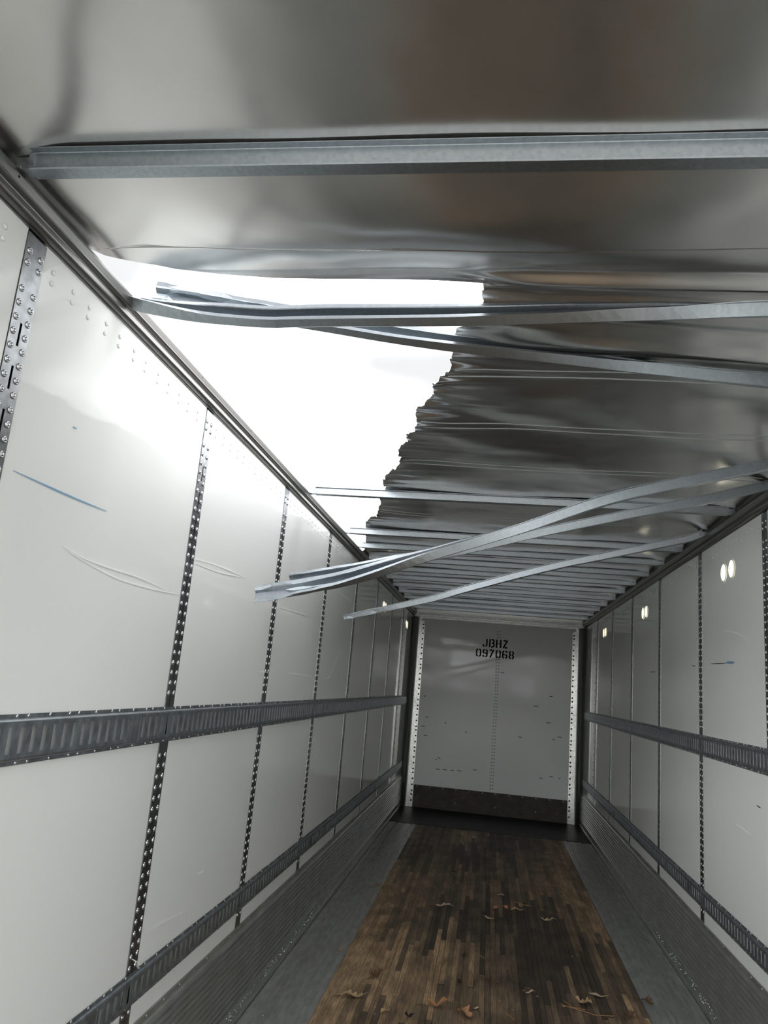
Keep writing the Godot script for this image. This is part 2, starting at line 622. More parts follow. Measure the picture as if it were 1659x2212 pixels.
func build_lamps() -> void:
	var lens := lathe_x(PackedVector2Array([Vector2(0.051, 0.0), Vector2(0.051, 0.003), Vector2(0.046, 0.0055), Vector2(0.028, 0.0075), Vector2(0.0, 0.0082)]), 36)
	var bez := lathe_x(PackedVector2Array([Vector2(0.0565, 0.0), Vector2(0.0565, 0.003), Vector2(0.0545, 0.0045), Vector2(0.0505, 0.0038), Vector2(0.0505, 0.0)]), 36)
	var screw := lathe_x(PackedVector2Array([Vector2(0.004, 0.0), Vector2(0.004, 0.002), Vector2(0.0, 0.003)]), 8)
	var spots := [
		[1.0, -4.775, "left disc of the big glowing pair high on the right wall"],
		[1.0, -4.621, "right disc of the big glowing pair high on the right wall"],
		[1.0, -7.252, "left disc of the middle glowing pair on the right wall"],
		[1.0, -7.103, "right disc of the middle glowing pair on the right wall"],
		[1.0, -9.723, "left disc of the small glowing pair on the right wall by the far corner"],
		[1.0, -9.568, "right disc of the small glowing pair on the right wall by the far corner"],
		[-1.0, -5.831, "glowing disc on the left wall peeking above the dangling roof bows"],
		[-1.0, -8.281, "left disc of the glowing pair on the left wall above the lower dangling bow"],
		[-1.0, -8.432, "right disc of the glowing pair on the left wall above the lower dangling bow"],
		[-1.0, -10.66, "left disc of the tiny glowing pair on the left wall by the far corner"],
		[-1.0, -10.80, "right disc of the tiny glowing pair on the left wall by the far corner"]]
	for d in spots:
		var s: float = d[0]
		var t := thing("dome_light", d[2], "light", Vector3(s * (HALF - 0.0008), 2.551, d[1]), "round lights in pairs on the side walls")
		if s > 0:
			t.rotation.y = PI
		part("lens", lens, M.lamp, t)
		part("bezel", bez, M.wall, t)
		part("screw", screw, M.rivet, t, Transform3D(Basis.IDENTITY, Vector3(0.0080, 0.004, 0.006)))
		var l := AreaLight3D.new()
		l.name = "glow"
		l.position = Vector3(0.0088, 0, 0)
		l.rotation.y = -PI / 2.0
		l.area_size = Vector2(0.064, 0.064)
		l.light_color = Color(1.0, 0.965, 0.86)
		l.light_energy = 0.0014
		l.shadow_enabled = true
		t.add_child(l)

# ------------------------------------------------------------------ trim along the walls
func build_trim() -> void:
	for s in [-1.0, 1.0]:
		# top rail: two rounded bands with a groove, open lip towards the roof
		var pts := PackedVector2Array([Vector2(1.300, 2.764), Vector2(1.2795, 2.764)])
		for k in 7:
			var a := PI * 0.5 * k / 6.0
			pts.append(Vector2(1.2795 - 0.021 * sin(a), 2.780 - 0.012 * cos(a) + 0.0))
		pts.append_array(PackedVector2Array([Vector2(1.2580, 2.790), Vector2(1.2610, 2.7945), Vector2(1.2600, 2.798), Vector2(1.2520, 2.799)]))
		for k in 6:
			var a := PI * 0.5 * k / 5.0
			pts.append(Vector2(1.2520 - 0.007 * sin(a), 2.806 - 0.007 * cos(a)))
		pts.append_array(PackedVector2Array([Vector2(1.2390, 2.823), Vector2(1.2385, 2.829), Vector2(1.2405, 2.832), Vector2(1.2620, 2.834), Vector2(1.2690, 2.848), Vector2(1.2840, 2.867), Vector2(1.300, 2.874)]))
		if s < 0:
			for i in pts.size():
				pts[i].x = -pts[i].x
		var r := structure("trim_1" if s < 0 else "trim_2", "grey extruded rail along the top of the %s wall" % ("left" if s < 0 else "right"))
		part("rail", run_z(pts, REAR, FRONT + 0.05), M.rail, r)
		var hole := lathe_x(PackedVector2Array([Vector2(0.0045, 0.0), Vector2(0.0045, 0.0006), Vector2(0.0, 0.0008)]), 10)
		var tilt := Basis.from_euler(Vector3(0, 0, -0.38)) if s < 0 else Basis.from_euler(Vector3(0, PI, 0)) * Basis.from_euler(Vector3(0, 0, -0.38))
		for z in [-1.42, -2.02, -2.60, -3.22, -3.83]:
			part("rivet_hole", hole, M.dark, r, Transform3D(tilt, Vector3(s * 1.2420, 2.8165, z)))
		# corrugated liner along the foot of the wall
		var line := PackedVector2Array()
		line.append(Vector2(1.2825, 0.0))
		line.append(Vector2(1.2600, 0.0))
		line.append(Vector2(1.2600, 0.030))
		line.append(Vector2(1.2640, 0.034))
		line.append(Vector2(1.2640, 0.090))
		line.append(Vector2(1.2610, 0.094))
		line.append(Vector2(1.2610, 0.104))
		var y := 0.110
		while y < 0.425:
			line.append(Vector2(1.2700, y))
			line.append(Vector2(1.2700, y + 0.0085))
			line.append(Vector2(1.2625, y + 0.0125))
			line.append(Vector2(1.2595, y + 0.0160))
			line.append(Vector2(1.2585, y + 0.0200))
			line.append(Vector2(1.2595, y + 0.0240))
			line.append(Vector2(1.2640, y + 0.0275))
			y += 0.0300
		line.append(Vector2(1.2680, y + 0.001))
		line.append(Vector2(1.2760, y + 0.004))
		line.append(Vector2(1.2765, 0.468))
		line.append(Vector2(1.2825, 0.470))
		if s < 0:
			for i in line.size():
				line[i].x = -line[i].x
		var b := structure("baseboard_left" if s < 0 else "baseboard_right", "dark ribbed metal liner along the foot of the %s wall" % ("left" if s < 0 else "right"))
		var z0 := REAR - 0.02
		while z0 > -11.5:
			var z1 := maxf(z0 - 3.7, -11.55)
			part("liner_section", run_z(line, z0 - 0.001, z1 + 0.001), M.liner, b)
			z0 = z1
		var dome := lathe_x(PackedVector2Array([Vector2(0.006, 0.0), Vector2(0.005, 0.0022), Vector2(0.0, 0.0035)]), 8)
		var turn := Basis.IDENTITY if s < 0 else Basis.from_euler(Vector3(0, PI, 0))
		var heads: Array = []
		var z := REAR - 0.1
		while z > -11.4:
			heads.append(Transform3D(turn, Vector3(s * 1.2765, 0.458, z)))
			z -= 0.155
		part("rivets", join(dome, heads), M.rivet, b, Transform3D.IDENTITY, "stuff")
		# dimples and scuffs along the lower part
		var specks: Array = []
		for k in 260:
			var zz := rng.randf_range(-3.6, -9.0)
			specks.append(Transform3D(turn.scaled(Vector3(0.5, 0.35, rng.randf_range(0.3, 1.6))), Vector3(s * 1.2640, rng.randf_range(0.04, 0.086), zz)))
		part("specks", join(dome, specks), M.white_mark, b, Transform3D.IDENTITY, "stuff")

# ------------------------------------------------------------------ front wall
const GLYPHS := {
	"J": [[0.5, 1.0, 0.5, 0.24, 0.38, 0.06], [0.22, 0.06, 0.1, 0.12, 0.02, 0.32]],
	"B": [[0.05, 1.0, 0.05, 0.0], [0.22, 0.94, 0.42, 0.94, 0.54, 0.82, 0.54, 0.66, 0.42, 0.54, 0.3, 0.54], [0.4, 0.5, 0.56, 0.38, 0.56, 0.2, 0.44, 0.06, 0.22, 0.06]],
	"H": [[0.05, 1.0, 0.05, 0.0], [0.55, 1.0, 0.55, 0.0], [0.1, 0.5, 0.25, 0.5], [0.34, 0.5, 0.5, 0.5]],
	"Z": [[0.05, 0.93, 0.38, 0.93], [0.54, 1.0, 0.06, 0.0], [0.24, 0.07, 0.56, 0.07]],
	"0": [[0.22, 0.96, 0.06, 0.82, 0.06, 0.18, 0.22, 0.04], [0.38, 0.96, 0.54, 0.82, 0.54, 0.18, 0.38, 0.04]],
	"9": [[0.22, 0.96, 0.06, 0.82, 0.06, 0.62, 0.22, 0.46], [0.38, 0.96, 0.54, 0.82, 0.54, 0.18, 0.38, 0.04], [0.32, 0.46, 0.46, 0.50], [0.04, 0.24, 0.08, 0.14, 0.22, 0.06]],
	"7": [[0.04, 0.93, 0.36, 0.93], [0.54, 1.0, 0.12, 0.0]],
	"6": [[0.38, 0.04, 0.54, 0.18, 0.54, 0.38, 0.38, 0.54], [0.22, 0.04, 0.06, 0.18, 0.06, 0.82, 0.22, 0.96], [0.28, 0.54, 0.14, 0.50], [0.56, 0.76, 0.52, 0.86, 0.38, 0.94]],
	"8": [[0.22, 0.96, 0.07, 0.82, 0.07, 0.64, 0.2, 0.51, 0.06, 0.36, 0.06, 0.18, 0.22, 0.04], [0.38, 0.96, 0.53, 0.82, 0.53, 0.64, 0.4, 0.51, 0.54, 0.36, 0.54, 0.18, 0.38, 0.04]]}

func letter(parent: Node, ch: String, x: float, y: float, h: float) -> void:
	var st := begin()
	for stroke in GLYPHS[ch]:
		var pts: Array = []
		for k in range(0, stroke.size(), 2):
			pts.append(Vector3(x + stroke[k] * h * 1.02, y + stroke[k + 1] * h, FRONT + 0.0016))
		ribbon(st, pts, h * 0.185, 0.0008, Vector3(0, 0, 1))
	part("stencil_letter", done(st), M.paint, parent, Transform3D.IDENTITY, "", "black stencilled character %s" % ch)

func build_front() -> void:
	var wall := structure("wall_front", "white front wall with stencilled number and dark kick plate")
	var st := begin()
	box(st, Vector3(0, 1.42, FRONT - 0.06), Vector3(2.66, 2.96, 0.06))
	part("outer_skin", done(st), M.cove, wall)
	for s in [-1.0, 1.0]:
		var p := begin()
		var xa := -0.008 if s < 0 else -0.006
		var xb: float = s * 1.19
		var w := absf(xb - xa)
		box(p, Vector3((xa + xb) * 0.5, 1.415, FRONT - 0.012 + (0.0015 if s > 0 else 0.0)), Vector3(w, 2.83, 0.024))
		var pan := part("wall_panel", done(p), M.wall, wall)
		# the seam: one column of rivets on each side
	var dome := lathe_x(PackedVector2Array([Vector2(0.0085, 0.0), Vector2(0.0075, 0.002), Vector2(0.0, 0.0045)]), 8)
	var face := Basis(Vector3(0, 0, 1), Vector3(0, 1, 0), Vector3(-1, 0, 0))
	var heads: Array = []
	var y := 2.62
	while y > 0.36:
		for x in [0.010, 0.042]:
			heads.append(Transform3D(face, Vector3(x, y, FRONT + 0.0015)))
		y -= 0.046
	part("seam_rivets", join(dome, heads), M.post, wall, Transform3D.IDENTITY, "stuff")
	# stencil
	var row := "JBHZ"
	for i in 4:
		letter(wall, row[i], -0.212 + 0.1 * i, 2.378, 0.120)
	row = "097068"
	for i in 6:
		letter(wall, row[i], -0.303 + 0.0975 * i, 2.226, 0.118)
	# scuffs
	var marks := PackedFloat32Array([-1.030, 1.581, -0.971, 1.282, -1.024, 1.145, -0.977, 1.017, -0.692, 1.223, -0.792, 0.690, -0.757, 0.717, -0.225, 0.604, -0.759, 0.559, -0.661, 0.564, -0.551, 0.565, -0.453, 0.566, 0.611, 1.578, 0.822, 1.736, 0.800, 1.358, 0.879, 1.130, 0.961, 1.173, 0.721, 0.582, 0.862, 0.615, 0.980, 0.603, 0.103, 2.019, -0.389, 1.119, 0.401, 1.121])
	for k in range(0, marks.size(), 2):
		var m := begin()
		var l := rng.randf_range(0.012, 0.034)
		var c := Vector3(marks[k], marks[k + 1], FRONT + 0.0015)
		ribbon(m, [c + Vector3(-l, rng.randf_range(-0.004, 0.004), 0), c, c + Vector3(l, rng.randf_range(-0.006, 0.006), 0)], 0.011, 0.0005, Vector3(0, 0, 1), true)
		part("scuff_mark", done(m), M.dark_mark, wall)
	# kick plate of worn plywood
	var kp := begin()
	box(kp, Vector3(0.0, 0.158, FRONT + 0.012), Vector3(2.19, 0.316, 0.018))
	var kick := part("kick_plate", done(kp), M.kick, wall, Transform3D.IDENTITY, "", "dark worn plywood kick plate")
	var ks: Array = []
	for i in 12:
		ks.append(Transform3D(face, Vector3(-1.05 + i * 0.19, 0.30, FRONT + 0.021)))
		if i % 3 == 0:
			ks.append(Transform3D(face, Vector3(-1.05 + i * 0.19, 0.12, FRONT + 0.021)))
	part("screws", join(dome, ks), M.rivet, kick, Transform3D.IDENTITY, "stuff")
	# header beam under the roof
	var head := structure("trim_3", "pale stepped header beam along the top of the front wall")
	var hs := begin()
	box(hs, Vector3(0, 2.800, FRONT + 0.045), Vector3(2.40, 0.045, 0.09))
	box(hs, Vector3(0, 2.766, FRONT + 0.032), Vector3(2.38, 0.024, 0.064))
	box(hs, Vector3(0, 2.744, FRONT + 0.020), Vector3(2.36, 0.020, 0.040))
	part("beam", done(hs), M.alu, head)
	# rounded corner coves and the strips that hold them
	for s in [-1.0, 1.0]:
		var cove := structure("trim_4" if s < 0 else "trim_5", "dark metal corner cove between the %s wall and the front wall" % ("left" if s < 0 else "right"))
		var cv := begin(true)
		var prof: Array = []
		prof.append(Vector2(s * 1.281, FRONT + 0.30))
		prof.append(Vector2(s * 1.279, FRONT + 0.24))
		for k in 9:
			var a := PI * 0.5 * k / 8.0
			prof.append(Vector2(s * (1.279 - 0.10 * (1.0 - cos(a))), FRONT + 0.19 - 0.165 * sin(a)))
		prof.append(Vector2(s * 1.150, FRONT + 0.0235))
		for k in prof.size() - 1:
			var a: Vector2 = prof[k]
			var b: Vector2 = prof[k + 1]
			quad(cv, Vector3(a.x, 0.0, a.y), Vector3(b.x, 0.0, b.y), Vector3(b.x, 2.755, b.y), Vector3(a.x, 2.755, a.y), Vector3(-s, 0, 1))
		part("cove_sheet", done(cv), M.cove, cove)
		var side := "left" if s < 0 else "right"
		var strip := thing("perforated_strip", "bright perforated metal strip up the %s edge of the front wall" % side, "metal strip", Vector3(s * 1.145, 0.012, FRONT + 0.028), "perforated strips on the front wall")
		var pl := begin()
		box(pl, Vector3(0, 1.342, 0), Vector3(0.086, 2.684, 0.006))
		part("strip", done(pl), M.alu, strip)
		var holes: Array = []
		var hole := lathe_x(PackedVector2Array([Vector2(0.0125, 0.0), Vector2(0.0125, 0.0008), Vector2(0.0, 0.0010)]), 12)
		var hy := 2.63
		var q := 0
		while hy > 0.06:
			holes.append(Transform3D(face, Vector3(-s * 0.022, hy, 0.003)))
			hy -= 0.083 if q % 4 else 0.052
			q += 1
		part("holes", join(hole, holes), M.dark, strip, Transform3D.IDENTITY, "stuff")
		# bare sheet between the last post and the corner
		var lap := thing("corner_sheet", "smooth bare metal sheet on the %s wall next to the front corner" % side, "metal sheet", Vector3(s * (HALF - 0.0006), 0.49, -10.57), "bare sheets by the front corners")
		var ls := begin()
		box(ls, Vector3(0, 1.03, 0), Vector3(0.0012, 2.06, 0.38))
		part("sheet", done(ls), M.alu, lap)
		var lh: Array = []
		for k in 22:
			lh.append(Transform3D(Basis.IDENTITY if s < 0 else Basis.from_euler(Vector3(0, PI, 0)), Vector3(-s * 0.0006, 2.0 - k * 0.09, 0.16)))
		part("rivets", join(dome, lh), M.dark, lap, Transform3D.IDENTITY, "stuff")

# ------------------------------------------------------------------ roof
var TEAR := PackedFloat32Array([
	-1.780, -1.283, -1.826, -1.244, -1.875, -1.167, -1.919, -1.071, -1.949, -0.938, -1.973, -0.773, -1.983, -0.494, -1.990, -0.330, -1.998, -0.165,
	-2.114, -0.168, -2.219, -0.220, -2.301, -0.256, -2.434, -0.270, -2.578, -0.284, -2.640, -0.312, -2.690, -0.345, -2.711, -0.364, -2.781, -0.372, -2.850, -0.364, -2.903, -0.377, -2.968, -0.413,
	-3.070, -0.464, -3.157, -0.470, -3.249, -0.474, -3.340, -0.500, -3.419, -0.543, -3.511, -0.544, -3.645, -0.610, -3.848, -0.617, -3.970, -0.669, -4.042, -0.717, -4.244, -0.763, -4.459, -0.778,
	-4.645, -0.842, -4.836, -0.862, -5.050, -0.915, -5.150, -0.930, -5.260, -1.006, -5.551, -1.091, -5.650, -1.085, -6.016, -1.150, -6.450, -1.219, -6.60, -1.278])

func tear_x(z: float) -> float:
	if z >= TEAR[0] or z <= -6.60:
		return -1.278
	var k := 0
	while k + 2 < TEAR.size() and TEAR[k + 2] > z:
		k += 2
	var t := (z - TEAR[k]) / (TEAR[k + 2] - TEAR[k])
	var x := lerpf(TEAR[k + 1], TEAR[k + 3], t)
	if z < -2.0:
		x += 0.010 * wobble.get_noise_2d(z * 14.0, 7.0) + 0.005 * wobble.get_noise_2d(z * 40.0, 2.0)
	return x

func roof_y(x: float, z: float) -> float:
	var y := ROOF
	y -= 0.014 * smoothstep(1.10, 1.28, absf(x))
	var bay := fposmod(-(z - BOW_START) / BOW_STEP, 1.0)
	var pillow := sin(PI * bay)
	y += 0.0035 * pillow * pillow
	y += 0.007 * wobble.get_noise_2d(x * 0.8, z * 1.1)
	y += 0.0022 * wobble.get_noise_2d(x * 2.6 + 30.0, z * 3.2) * pillow
	# the sagging flap in front of the tear
	if z > -2.06 and z < -1.40:
		var u := clampf((-1.42 - z) / 0.58, 0.0, 1.0)
		var w := smoothstep(0.9, -0.3, x)
		y -= 0.030 * sin(PI * minf(u * 1.15, 1.0)) * lerpf(0.35, 1.0, w) * smoothstep(-1.30, -0.55, x)
		y += 0.010 * smoothstep(0.35, 1.0, u) * w
		y += 0.006 * exp(-pow((x + 1.0 - u * 0.7) / 0.30, 2.0)) * u
	# the fold by the bent bow, and smaller pleats behind it
	if x > -0.3:
		var fade := smoothstep(-0.25, 0.0, x)
		y -= 0.026 * fade * exp(-pow((z + 1.955 + 0.03 * x) / 0.030, 2.0))
		y -= 0.010 * exp(-pow((z + 2.10) / 0.020, 2.0)) * fade
		y += 0.008 * exp(-pow((z + 2.20 + 0.12 * x) / 0.04, 2.0)) * fade
		y -= 0.016 * fade * exp(-pow((z + 2.36 + 0.10 * x) / 0.05, 2.0))
	if z < -2.0 and z > -6.6:
		var d := maxf(x - tear_x(z), 0.0)
		var far := smoothstep(-6.6, -5.2, z)
		y += exp(-d / 0.07) * (0.020 * wobble.get_noise_2d(z * 9.0, 3.0) + 0.009 * wobble.get_noise_2d(z * 22.0, 5.0)) * far
		y += exp(-d / 0.22) * 0.004 * wobble.get_noise_2d(z * 3.5, 12.0) * far
		for r in [[-2.95, 0.55, 0.10, 0.016, 0.7], [-3.30, 0.45, 0.07, -0.010, 0.5], [-3.72, 0.40, 0.09, 0.010, 0.6], [-2.55, 0.35, 0.08, 0.010, 0.8], [-4.20, 0.25, 0.08, 0.007, 0.5]]:
			y += r[3] * exp(-pow((z - r[0] + r[1] * d) / (r[2] + 0.10 * d), 2.0)) * exp(-d / r[4])
		y += exp(-d / 0.9) * 0.012 * wobble.get_noise_2d(z * 1.3 - x * 0.5, 40.0) * far
		y += 0.012 * exp(-d / 0.20) * far
	return y

func build_roof() -> void:
	var ceiling := structure("ceiling", "sheet metal roof torn open along its left edge")
	var zs: Array = []
	var z := REAR + 0.02
	while z > -1.38:
		zs.append(z)
		z -= 0.05
	z = -1.38
	while z > -1.75:
		zs.append(z)
		z -= 0.02
	z = -1.75
	while z > -2.03:
		zs.append(z)
		z -= 0.004
	z = -2.03
	while z > -4.6:
		zs.append(z)
		z -= 0.012
	while z > -6.7:
		zs.append(z)
		z -= 0.018
	while z > FRONT + 0.06:
		zs.append(z)
		z -= 0.05
	zs.append(FRONT - 0.07)
	var cols := 72
	var under := begin(true)
	var over := begin(true)
	var rim := begin()
	var rows: Array = []
	for zz in zs:
		var x0 := tear_x(zz)
		var row := PackedVector3Array()
		for c in cols + 1:
			var t := pow(float(c) / cols, 1.7 if zz < -1.79 and zz > -6.6 else 1.0)
			var x := lerpf(x0, 1.278, t)
			row.append(Vector3(x, roof_y(x, zz), zz))
		rows.append(row)
	var th := Vector3(0, 0.0016, 0)
	for r in rows.size() - 1:
		var a: PackedVector3Array = rows[r]
		var b: PackedVector3Array = rows[r + 1]
		for c in cols:
			quad(under, a[c], a[c + 1], b[c + 1], b[c], Vector3.DOWN)
			quad(over, a[c] + th, a[c + 1] + th, b[c + 1] + th, b[c] + th, Vector3.UP)
		quad(rim, a[0], b[0], b[0] + th, a[0] + th, Vector3(-1, 0, 0))
		quad(rim, a[cols], b[cols], b[cols] + th, a[cols] + th, Vector3(1, 0, 0))
	var st := SurfaceTool.new()
	for m in [done(under), done(over), done(rim)]:
		st.append_from(m, 0, Transform3D.IDENTITY)
	part("roof_sheet", st.commit(), M.roof, ceiling)
	# pale double lines of adhesive where bows have come away
	for k in [2, 3, 4, 6]:
		var zb: float = BOW_START - BOW_STEP * k
		for off in [-0.031, 0.031]:
			var line := begin()
			var x := tear_x(zb + off) + 0.02
			var pa: Array = []
			while x < 1.19:
				pa.append(Vector3(x, roof_y(x, zb + off) - 0.0002, zb + off + 0.0015 * wobble.get_noise_2d(x * 9.0, zb * 7.0 + off)))
				x += 0.02
			var w := 0.0075 if k < 6 else 0.005
			ribbon(line, pa, w * (1.0 if off < 0 else 0.8), 0.0010, Vector3.DOWN)
			part("adhesive_line", done(line), M.glue, ceiling)

func hat_outline() -> PackedVector2Array:
	var line := PackedVector2Array([Vector2(-0.040, 0.0), Vector2(-0.0235, 0.0), Vector2(-0.0215, -0.002), Vector2(-0.0195, -0.038), Vector2(-0.0175, -0.040), Vector2(0.0175, -0.040), Vector2(0.0195, -0.038), Vector2(0.0215, -0.002), Vector2(0.0235, 0.0), Vector2(0.040, 0.0)])
	return sheet_outline(line, 0.0022)

# frames along a path; roll turns the open side of the hat about the path
func bow_frames(path: Array, rolls: Array, steps: int) -> Array:
	var cur := Curve3D.new()
	for i in path.size():
		var a: Vector3 = path[maxi(i - 1, 0)]
		var b: Vector3 = path[mini(i + 1, path.size() - 1)]
		var t := (b - a) / 6.0
		cur.add_point(path[i], -t, t)
	var len_ := cur.get_baked_length()
	var out: Array = []
	for i in steps + 1:
		var u := float(i) / steps
		var p := cur.sample_baked(len_ * u, true)
		var q := cur.sample_baked(minf(len_ * u + 0.01, len_), true)
		var o := cur.sample_baked(maxf(len_ * u - 0.01, 0.0), true)
		var fwd := (q - o).normalized()
		# profile x runs across the bow (towards -z for a bow along x), y up
		var sidew := fwd.cross(Vector3.UP).normalized()
		var up := sidew.cross(fwd).normalized()
		var k := u * (rolls.size() - 1)
		var i0 := mini(int(k), rolls.size() - 2)
		var roll: float = lerpf(rolls[i0], rolls[i0 + 1], smoothstep(0.0, 1.0, k - i0))
		var b := Basis(sidew, up, fwd).rotated(fwd, roll)
		out.append(Transform3D(b, p))
	return out

func bow_bracket(s: float) -> ArrayMesh:
	var st := begin()
	box(st, Vector3(s * 0.012, -0.022, 0), Vector3(0.05, 0.030, 0.032))
	box(st, Vector3(s * 0.034, -0.034, 0), Vector3(0.022, 0.006, 0.040))
	box(st, Vector3(-s * 0.006, -0.020, 0.0215), Vector3(0.016, 0.030, 0.004))
	return done(st)

func build_bows() -> void:
	var outline := hat_outline()
	var st := begin()
	var frames: Array = []
	for i in 13:
		var x := lerpf(-1.205, 1.205, i / 12.0)
		frames.append(Transform3D(Basis(Vector3(0, 0, 1), Vector3(0, 1, 0), Vector3(-1, 0, 0)), Vector3(x, 0, 0)))
	sweep(st, outline, frames)
	var straight := done(st)
	var bracket := {-1.0: bow_bracket(-1.0), 1.0: bow_bracket(1.0)}
	var named := {
		0: "wide galvanized roof bow crossing overhead nearest the camera, under the untorn roof",
		5: "first straight roof bow beyond the tear, crossing the sky gap to the left rail",
		7: "second straight roof bow beyond the tear, its left end at the last corner of sky"}
	var far := ["third", "fourth", "fifth", "sixth", "seventh", "eighth", "ninth", "tenth", "eleventh", "twelfth"]
	var n := 0
	for k in 17:
		if k in [1, 2, 3, 4, 6]:
			continue
		var label: String = named.get(k, "")
		if label == "":
			label = "%s straight roof bow beyond the tear, counting towards the front wall" % far[n]
			n += 1
		var t := thing("roof_bow", label, "roof bow", Vector3(0, ROOF - 0.0045, BOW_START - BOW_STEP * k), "straight galvanized roof bows")
		part("channel", straight, M.galv, t)
		for s in [-1.0, 1.0]:
			part("end_bracket", bracket[s], M.galv, t, Transform3D(Basis.IDENTITY, Vector3(s * 1.205, 0, 0)))
	var V := func(x: float, y: float, z: float) -> Vector3: return Vector3(x, y, z)
	var loose := [
		# label, path, rolls, crush at the free end
		["bent roof bow across the sky gap with a dented twisted left end on the rail",
			[V.call(-1.235, 2.838, -2.02), V.call(-1.178, 2.826, -2.02), V.call(-1.024, 2.804, -2.02), V.call(-0.831, 2.790, -2.02), V.call(-0.631, 2.796, -2.02), V.call(-0.218, 2.806, -2.02), V.call(0.173, 2.824, -2.02), V.call(0.616, 2.842, -2.02), V.call(1.215, 2.862, -2.02)],
			[0.5, 1.0, 1.05, 1.0, 0.9, 0.7, 0.4, 0.12, 0.0], 0.0],
		["detached roof bow slanting across the sky gap, crushed left end above the bent bow",
			[V.call(-1.224, 2.898, -2.100), V.call(-1.052, 2.894, -2.137), V.call(-0.845, 2.882, -2.181), V.call(-0.682, 2.875, -2.216), V.call(-0.487, 2.863, -2.257), V.call(-0.247, 2.856, -2.308), V.call(0.150, 2.855, -2.393), V.call(0.459, 2.850, -2.459), V.call(0.787, 2.850, -2.529), V.call(1.215, 2.858, -2.620)],
			[1.2, 1.15, 1.05, 0.95, 0.75, 0.4, 0.15, 0.0], 1.0],
		["front one of two dangling roof bows side by side, crumpled tip in mid air",
			[V.call(-1.065, 2.044, -3.019), V.call(-0.930, 2.074, -3.030), V.call(-0.706, 2.143, -3.050), V.call(-0.466, 2.239, -3.071), V.call(-0.262, 2.319, -3.090), V.call(0.018, 2.425, -3.114), V.call(0.392, 2.581, -3.147), V.call(1.011, 2.767, -3.202), V.call(1.215, 2.855, -3.220)],
			[0.95, 0.75, 0.35, 0.1, 0.0, 0.0, 0.0], 1.0],
		["rear one of two dangling roof bows side by side, with a thin cut tip",
			[V.call(-1.124, 2.208, -3.722), V.call(-0.826, 2.279, -3.734), V.call(-0.550, 2.358, -3.746), V.call(-0.298, 2.420, -3.757), V.call(0.042, 2.523, -3.771), V.call(0.492, 2.650, -3.790), V.call(0.870, 2.749, -3.806), V.call(1.215, 2.855, -3.820)],
			[0.8, 0.6, 0.3, 0.1, 0.0, 0.0], 0.5],
		["lowest dangling roof bow, hanging alone by its right end",
			[V.call(-1.106, 2.159, -5.179), V.call(-0.812, 2.245, -5.159), V.call(-0.473, 2.342, -5.136), V.call(-0.326, 2.394, -5.126), V.call(0.066, 2.524, -5.099), V.call(0.376, 2.618, -5.078), V.call(0.573, 2.669, -5.064), V.call(1.147, 2.825, -5.025), V.call(1.215, 2.858, -5.020)],
			[0.25, 0.12, 0.0, 0.0, 0.0, 0.0], 0.6]]
	for d in loose:
		var t := thing("loose_roof_bow", d[0], "roof bow", Vector3.ZERO, "damaged galvanized roof bows")
		var crush: float = d[3]
		var steps := 60
		var fr := bow_frames(d[1], d[2], steps)
		var jig := RandomNumberGenerator.new()
		jig.seed = hash(d[0])
		var shake: Array = []
		for i in 600:
			shake.append(jig.randf_range(-1, 1))
		var morph := func(f: int, k: int, q: Vector2) -> Vector2:
			var u := float(f) / steps
			var w := crush * smoothstep(0.22, 0.0, u)
			var pair := mini(k, outline.size() - 1 - k)
			q.y *= 1.0 - 0.45 * w
			q.x *= 1.0 + 0.18 * w
			q.x += 0.006 * w * shake[(f / 2) * 10 + pair % 10]
			q.y += 0.006 * w * shake[(f / 2) * 10 + (pair + 5) % 10]
			return q
		var b := begin()
		sweep(b, outline, fr, morph)
		part("channel", done(b), M.galv, t)
		var endp: Vector3 = d[1][d[1].size() - 1]
		part("end_bracket", bracket[1.0], M.galv, t, Transform3D(Basis.IDENTITY, endp))

